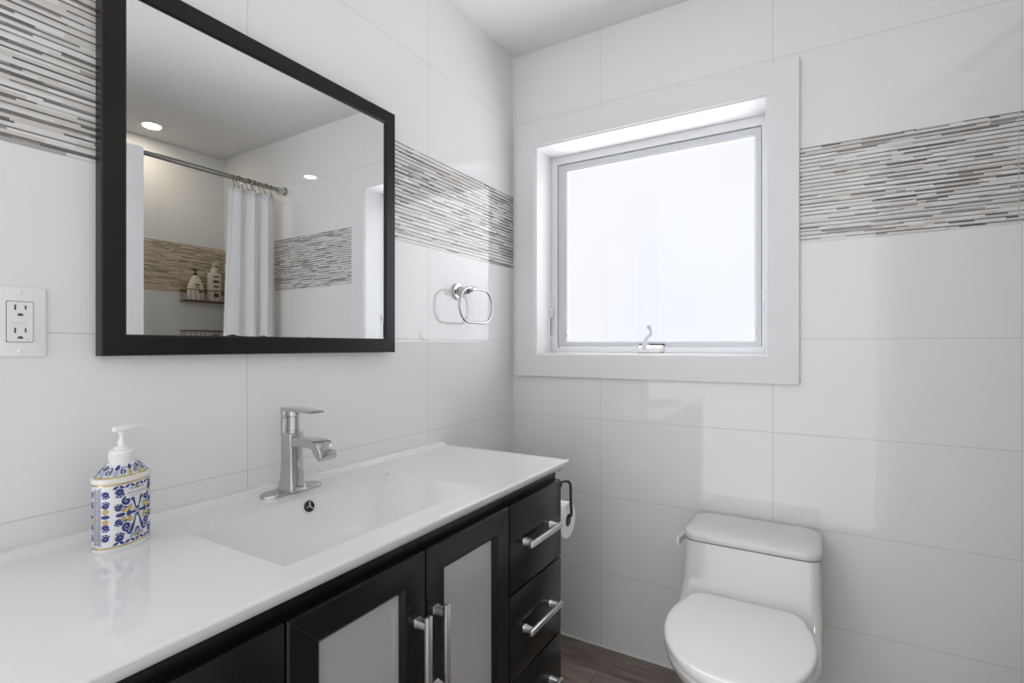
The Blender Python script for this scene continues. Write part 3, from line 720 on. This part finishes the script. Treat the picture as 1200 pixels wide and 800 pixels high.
oy, oz = -1.6145, 1.2275
ot = empty('power_outlet', (0, oy, oz)); tag(ot, 'white two-socket power outlet on the wall left of the mirror', 'outlet')
mb = MB(); mb.loft([[(x, oy + a*s, oz + b2*s2) for a, b2 in rrect(-.0355, .0355, -.0585, .0585, .003, 4)] for x, s, s2 in ((.0, 1, 1), (.0035, 1, 1), (.0055, .95, .97), (.006, .92, .95))])
mb.build('cover_plate', M['plastic'], ot)
MB().loft([[(x, oy + a, oz + b2) for a, b2 in rrect(-.0172, .0172, -.0341, .0341, .002, 3)] for x in (.0058, .0063)]).build('face_gap', M['slot'], ot)
MB().loft([[(x, oy + a*s, oz + b2*s) for a, b2 in rrect(-.0163, .0163, -.0332, .0332, .002, 3)] for x, s in ((.006, 1), (.0074, 1), (.0080, .98))]).build('socket_face', M['plastic'], ot)
mb = MB()
for zc in (.0195, -.0185):
    mb.box(.0078, .0084, oy-.0075, oy-.0053, oz+zc+.000, oz+zc+.0085).box(.0078, .0084, oy+.0055, oy+.0075, oz+zc+.001, oz+zc+.0080)
    mb.loft([[(x, oy + .0036*math.cos(t), oz + zc - .0085 + .0032*max(-.35, math.sin(t))) for t in [2*PI*k/20 for k in range(20)]] for x in (.0078, .0084)])
mb.build('socket_slots', M['slot'], ot)
MB().box(.0078, .0092, oy-.0075, oy+.0075, oz+.0007, oz+.0046, .0005).box(.0078, .0092, oy-.0075, oy+.0075, oz-.0060, oz-.0016, .0005).build('test_button', M['plastic'], ot)
MB().box(.0078, .0084, oy+.0095, oy+.0120, oz-.0300, oz-.0288).build('indicator_light', M['yellow_led'], ot)
for zc in (.0485, -.0485): MB().lathe([(.0034, .0055), (.0034, .0066), (.0024, .0074), (.0004, .0076)], (0, oy, oz+zc), 'x', 20).build('plate_screw', M['plastic'], ot)

tr_ = empty('towel_ring', (0, -.405, 1.385)); tag(tr_, 'chrome towel ring on the tiled wall between mirror and window', 'towel ring')
ry, rz = -.363, 1.336
MB().lathe([(.001, .0), (.0300, .0), (.0300, .006), (.0285, .009), (.018, .011), (.0145, .020), (.0125, .040), (.0115, .050), (.009, .052)], (0, -.405, 1.388), 'x', 36).build('mounting_post', M['chrome'], tr_)
MB().tube([(.050, -.405, 1.388), (.057, -.398, 1.392), (.058, -.385, 1.397), (.058, -.372, 1.398)], [.010, .009, .008, .0075], 14).build('ring_clasp', M['chrome'], tr_)
pts = [(.058, ry + a, rz + b2) for a, b2 in rrect(-.104, .104, -.062, .062, .058, 12)]
MB().tube(pts, .0052, 12, closed=True).build('ring', M['chrome'], tr_)

# ------------------------------------------------------------------ toilet
tc_ = empty('toilet', (.965, -.36, 0)); tag(tc_, 'white one-piece toilet with closed lid against the window wall', 'toilet')
TXc = .962
def bowl_out(hw, yb, yf, ymid, nb=2.8, k=64):
    out = []
    for i in range(k):
        t = 2*PI*i/k; c_, s_ = math.cos(t), math.sin(t)
        if s_ < 0: x, y = hw*c_, ymid + (ymid - yf)*s_
        else:
            e = 2/nb; x = hw*math.copysign(abs(c_)**e, c_); y = ymid + (yb-ymid)*abs(s_)**e
        out.append((TXc + x, y))
    return out
mb = MB()
secs = [(0, .118, -.06, -.50, -.30, 3.5), (.02, .120, -.06, -.505, -.30, 3.5), (.10, .118, -.05, -.50, -.30, 3.5), (.20, .128, -.03, -.53, -.32, 3.6), (.28, .150, -.02, -.60, -.36, 4), (.34, .172, -.02, -.665, -.40, 5), (.375, .186, -.02, -.69, -.42, 7), (.395, .189, -.02, -.70, -.43, 9), (.404, .188, -.021, -.70, -.43, 9), (.408, .183, -.024, -.694, -.43, 9)]
mb.loft([[(x, y, z) for x, y in bowl_out(hw, yb, yf, ym, nb)] for z, hw, yb, yf, ym, nb in secs])
tk = [(.36, .190, -.36), (.395, .190, -.335), (.412, .190, -.312), (.428, .1900, -.290), (.446, .190, -.273), (.47, .1895, -.263), (.51, .189, -.253), (.55, .188, -.246), (.572, .1875, -.243)]
mb.loft([[(x, y, z) for x, y in rrect(TXc-hw, TXc+hw, yf, -.012, .030, 8)] for z, hw, yf in tk])
mb.build('bowl_and_tank', M['porcelain'], tc_, angle=50)
mb = MB(); lidz = [(.5745, .186, -.240), (.5755, .1905, -.2445), (.578, .1915, -.246), (.592, .1915, -.246), (.5975, .1900, -.2435), (.6015, .1860, -.2385), (.6045, .178, -.229), (.6065, .160, -.210), (.6075, .12, -.17)]
mb.loft([[(x, y, z) for x, y in rrect(TXc-hw, TXc+hw, yf, -.010 - (.194-hw)*.7, .045, 8)] for z, hw, yf in lidz])
mb.build('tank_lid', M['porcelain'], tc_, angle=50)
def seat_outline():
    half = [(.180*math.cos(t), -.47 - .252*math.sin(t)) for t in [PI/2*(1 - k/20) for k in range(21)]]           # front tip round to the widest point
    half += [(.180 - .026*t**1.9, -.47 + .130*t) for t in [k/8 for k in range(1, 9)]]
    half += [(.102 + .052*math.cos(t), -.340 + .049*math.sin(t)) for t in [PI/2*k/10 for k in range(1, 11)]] + [(.05, -.2905), (0, -.2905)]
    return [(TXc + x, y) for x, y in half] + [(TXc - x, y) for x, y in reversed(half[1:-1])]
def seat_ring(z, s): return [(TXc + (x-TXc)*s, -.50 + (y+.50)*s, z) for x, y in seat_outline()]
MB().loft([seat_ring(z, s) for z, s in ((.4085, .965), (.410, .985), (.416, .990), (.421, .985), (.4225, .97))]).build('toilet_seat', M['seatp'], tc_, angle=50)
MB().loft([seat_ring(z, s) for z, s in ((.4245, .975), (.4255, .995), (.430, 1.0), (.437, 1.0), (.441, .992), (.4435, .97), (.445, .93), (.4465, .80), (.447, .5))]).build('toilet_lid', M['seatp'], tc_, angle=50)
for sx in (-1, 1): MB().box(TXc + sx*.075 - .016, TXc + sx*.075 + .016, -.312, -.288, .408, .434, .005).build('seat_hinge', M['seatp'], tc_)
mb = MB(); lx = TXc - .188
mb.tube([(lx+.002, -.150, .556), (lx-.016, -.150, .556)], [.013, .010], 16)
mb.loft([[(lx-.015 - .010*t + a*.6, -.150 - .060*t, .556 - .006*t + b2*(1.1+.5*t)) for a, b2 in rrect(-.007, .007, -.008, .008, .003, 3)] for t in (-.15, .2, .6, .9, 1.0)])
fl = mb.build('flush_lever', M['plastic'], tc_); fl['label'] = 'white flush lever'

# ------------------------------------------------------------------ shower side, seen in the mirror
RX, RZ = 1.70, 2.118
rd = empty('curtain_rod', (RX, 0, RZ)); tag(rd, 'steel shower curtain rod across the shower side, seen in the mirror', 'curtain rod')
MB().tube([(RX, -.05, RZ), (RX, -1.715, RZ)], .0125, 20).build('rod', M['rodm'], rd)
for y0, y1 in ((0, -.055), (-1.719, -1.675)): MB().lathe([(.024, 0), (.024, (y1-y0)*.15), (.018, (y1-y0)*.2), (.0175, (y1-y0)*.95), (.0135, y1-y0)], (RX, y0, RZ), 'y', 24).build('rod_end', M['chrome'], rd)
ct = MB(); nu, nv = 120, 30; grid = []
for j in range(nv+1):
    t = j/nv; z = 2.068 - t*(2.068-.22); row = []
    yl, yr = -.345 - .045*min(1, t*1.2), -.065 + .002*t
    for i in range(nu+1):
        f = i/nu; amp = .012 + .012*min(1, t*2)
        x = RX + amp*math.sin(2*PI*f*3.4 + .6*math.sin(3*f+t)) + .008*math.sin(2*PI*f*7.3 + 1 + 2*t)
        y = yl + (yr-yl)*(f + .018*math.sin(2*PI*f*3.4*2 + .5))
        row.append(ct.bm.verts.new((x, y, z + .006*math.sin(2*PI*f*3.4)*(1-t))))
    grid.append(row)
for j in range(nv):
    for i in range(nu): ct.bm.faces.new((grid[j][i], grid[j][i+1], grid[j+1][i+1], grid[j+1][i]))
cur = ct.build('shower_curtain', M['fabric'], None, loc=(RX, -.22, .22), angle=180)
sm = cur.modifiers.new('solid', 'SOLIDIFY'); sm.thickness = .0015
tag(cur, 'white shower curtain bunched at the window end of the rod, seen in the mirror', 'curtain')
def hook_mesh():
    mb = MB(); pts = []
    for k in range(22):
        t = -2.2 + 4.9*k/21; pts.append((RX + .019*math.sin(t), 0, RZ + .019*math.cos(t) - .004))
    end = pts[-1]; pts += [(RX + .006, .002, RZ-.032), (RX + .001, .003, RZ-.046), (RX - .006, .003, RZ-.050), (RX-.010, .002, RZ-.043)]
    mb.tube(pts, .0022, 8)
    return mb
h0 = hook_mesh().build('curtain_hook', M['rodm'], None, loc=(RX, 0, RZ-.05))
for k, (y, rz_) in enumerate(((-.315, .25), (-.290, -.35), (-.268, .2), (-.235, -.5), (-.215, .4), (-.198, -.1), (-.165, .35), (-.130, -.3), (-.095, .2))):
    o = h0 if k == 0 else h0.copy()
    if k: COL.objects.link(o)
    o.location = (RX, y, RZ-.05); o.rotation_euler = (0, 0, rz_)
    tag(o, 'small steel hook hanging the white shower curtain on the rod', 'curtain hook', 'curtain hooks on the rod')

def caddy(z0, zr, label, y0=-.285, y1=-.015):
    cd = empty('shower_caddy', (W-.06, (y0+y1)/2, z0)); tag(cd, label, 'shower caddy')
    x0, x1 = W-.115, W-.004
    mb = MB()
    for z in (z0+.003, zr):
        mb.tube([(x, y, z) for x, y in rrect(x0, x1, y0, y1, .02, 5)], .003, 8, closed=True)
    mb.build('rim', M['wire'], cd)
    mb = MB(); n = 9
    for k in range(n):
        y = y0 + .02 + (y1-y0-.04)*k/(n-1)
        mb.tube([(x1, y, z0+.003), (x0, y, z0+.003), (x0, y, zr)], .0017, 6)
    for x in (x0+.037, x0+.074): mb.tube([(x, y0, z0+.003), (x, y1, z0+.003)], .0017, 6)
    for x in (x0+.025, x0+.05, x0+.075): mb.tube([(x, y0, z0+.003), (x, y0, zr)], .0017, 6); mb.tube([(x, y1, z0+.003), (x, y1, zr)], .0017, 6)
    mb.build('wire_grid', M['wire'], cd)
    return cd
caddy(1.470, 1.540, 'brown wire shower caddy holding two bottles, upper one on the shower wall')
caddy(1.215, 1.285, 'brown wire shower caddy below the one with bottles, lower on the shower wall')
# pear shaped pump bottle
px, py, pz = W-.062, -.212, 1.4775
p1 = empty('pump_bottle', (px, py, pz)); tag(p1, 'cream pear-shaped pump bottle with dark pump in the upper wire caddy', 'bottle')
def pear(h_, a_, b_, n=36): return [(px + a_*math.cos(2*PI*k/n), py + b_*math.sin(2*PI*k/n), pz + h_) for k in range(n)]
MB().loft([pear(*q) for q in ((0, .020, .040), (.003, .0225, .044), (.03, .025, .050), (.055, .0255, .0515), (.085, .024, .047), (.115, .021, .037), (.14, .017, .024), (.152, .0125, .015), (.158, .011, .012))]).build('bottle_body', M['cream'], p1)
mb = MB(); mb.lathe([(.013, .157), (.013, .170), (.006, .172), (.0045, .186), (.009, .189), (.009, .196), (.004, .198)], (px, py, pz), n=20)
mb.tube([(px, py, pz+.192), (px-.020, py-.022, pz+.192), (px-.024, py-.026, pz+.188)], [.006, .0045, .004], 10).build('pump', M['dbrown'], p1)
mb = MB()
for zc, w_ in ((.098, .016), (.091, .006), (.078, .012)): mb.box(px-.0262, px-.0205, py-w_, py+w_, pz+zc-.0025, pz+zc+.0025)
mb.box(px-.0275, px-.021, py+.006, py+.034, pz+.050, pz+.060)
mb.build('label_print', M['dbrown'], p1, smooth=False)
qx, qy = W-.060, -.095
p2 = empty('lotion_bottle', (qx, qy, pz)); tag(p2, 'tall pale beige bottle beside the pear-shaped bottle in the upper caddy', 'bottle')
MB().loft([[(qx + a, qy + b2, pz + h_) for a, b2 in rrect(-.024*s, .024*s, -.040*s, .040*s, .018*s, 6)] for h_, s in ((0, .94), (.004, 1), (.165, 1), (.178, .97), (.186, .85), (.190, .55))]).build('bottle_body', M['beige'], p2)
mb = MB(); mb.lathe([(.020, .189), (.020, .215), (.018, .218), (.009, .2185), (.009, .235)], (qx, qy, pz), n=24)
mb.loft([[(qx - .012 + a - .01*t, qy + b2, pz + .235 + .016*t) for a, b2 in rrect(-.024, .024, -.016, .016, .010, 5)] for t in (0, .5, 1)]).build('pump', M['beige'], p2)
mb = MB()
for zc, hh, w_ in ((.160, .005, .018), (.128, .009, .020), (.096, .006, .017), (.072, .004, .006), (.040, .013, .016)): mb.box(qx-.0246, qx-.020, qy-w_, qy+w_, pz+zc-hh, pz+zc+hh, .002)
mb.build('label_print', M['dbrown'], p2, smooth=False)

# recessed light over the tub
LX, LY = 2.17, -.52
rlgt = empty('recessed_ceiling_light', (LX, LY, H)); tag(rlgt, 'round lit recessed ceiling light over the shower, seen in the mirror', 'ceiling light')
MB().lathe([(.046, -.0005), (.046, -.004), (.062, -.005), (.068, -.002), (.068, -.0005)], (LX, LY, H), n=40, caps=False).build('light_trim', M['plastic'], rlgt)
MB().lathe([(.046, -.001), (.044, -.0025), (.002, -.0030)], (LX, LY, H), n=40).build('light_lens', M['led'], rlgt)
area_light('lamp_glow', (0, 0, -.008), (0, 0, 0), .085, .085, DOWN_POWER, (1, .88, .68), 'DISK', rlgt)
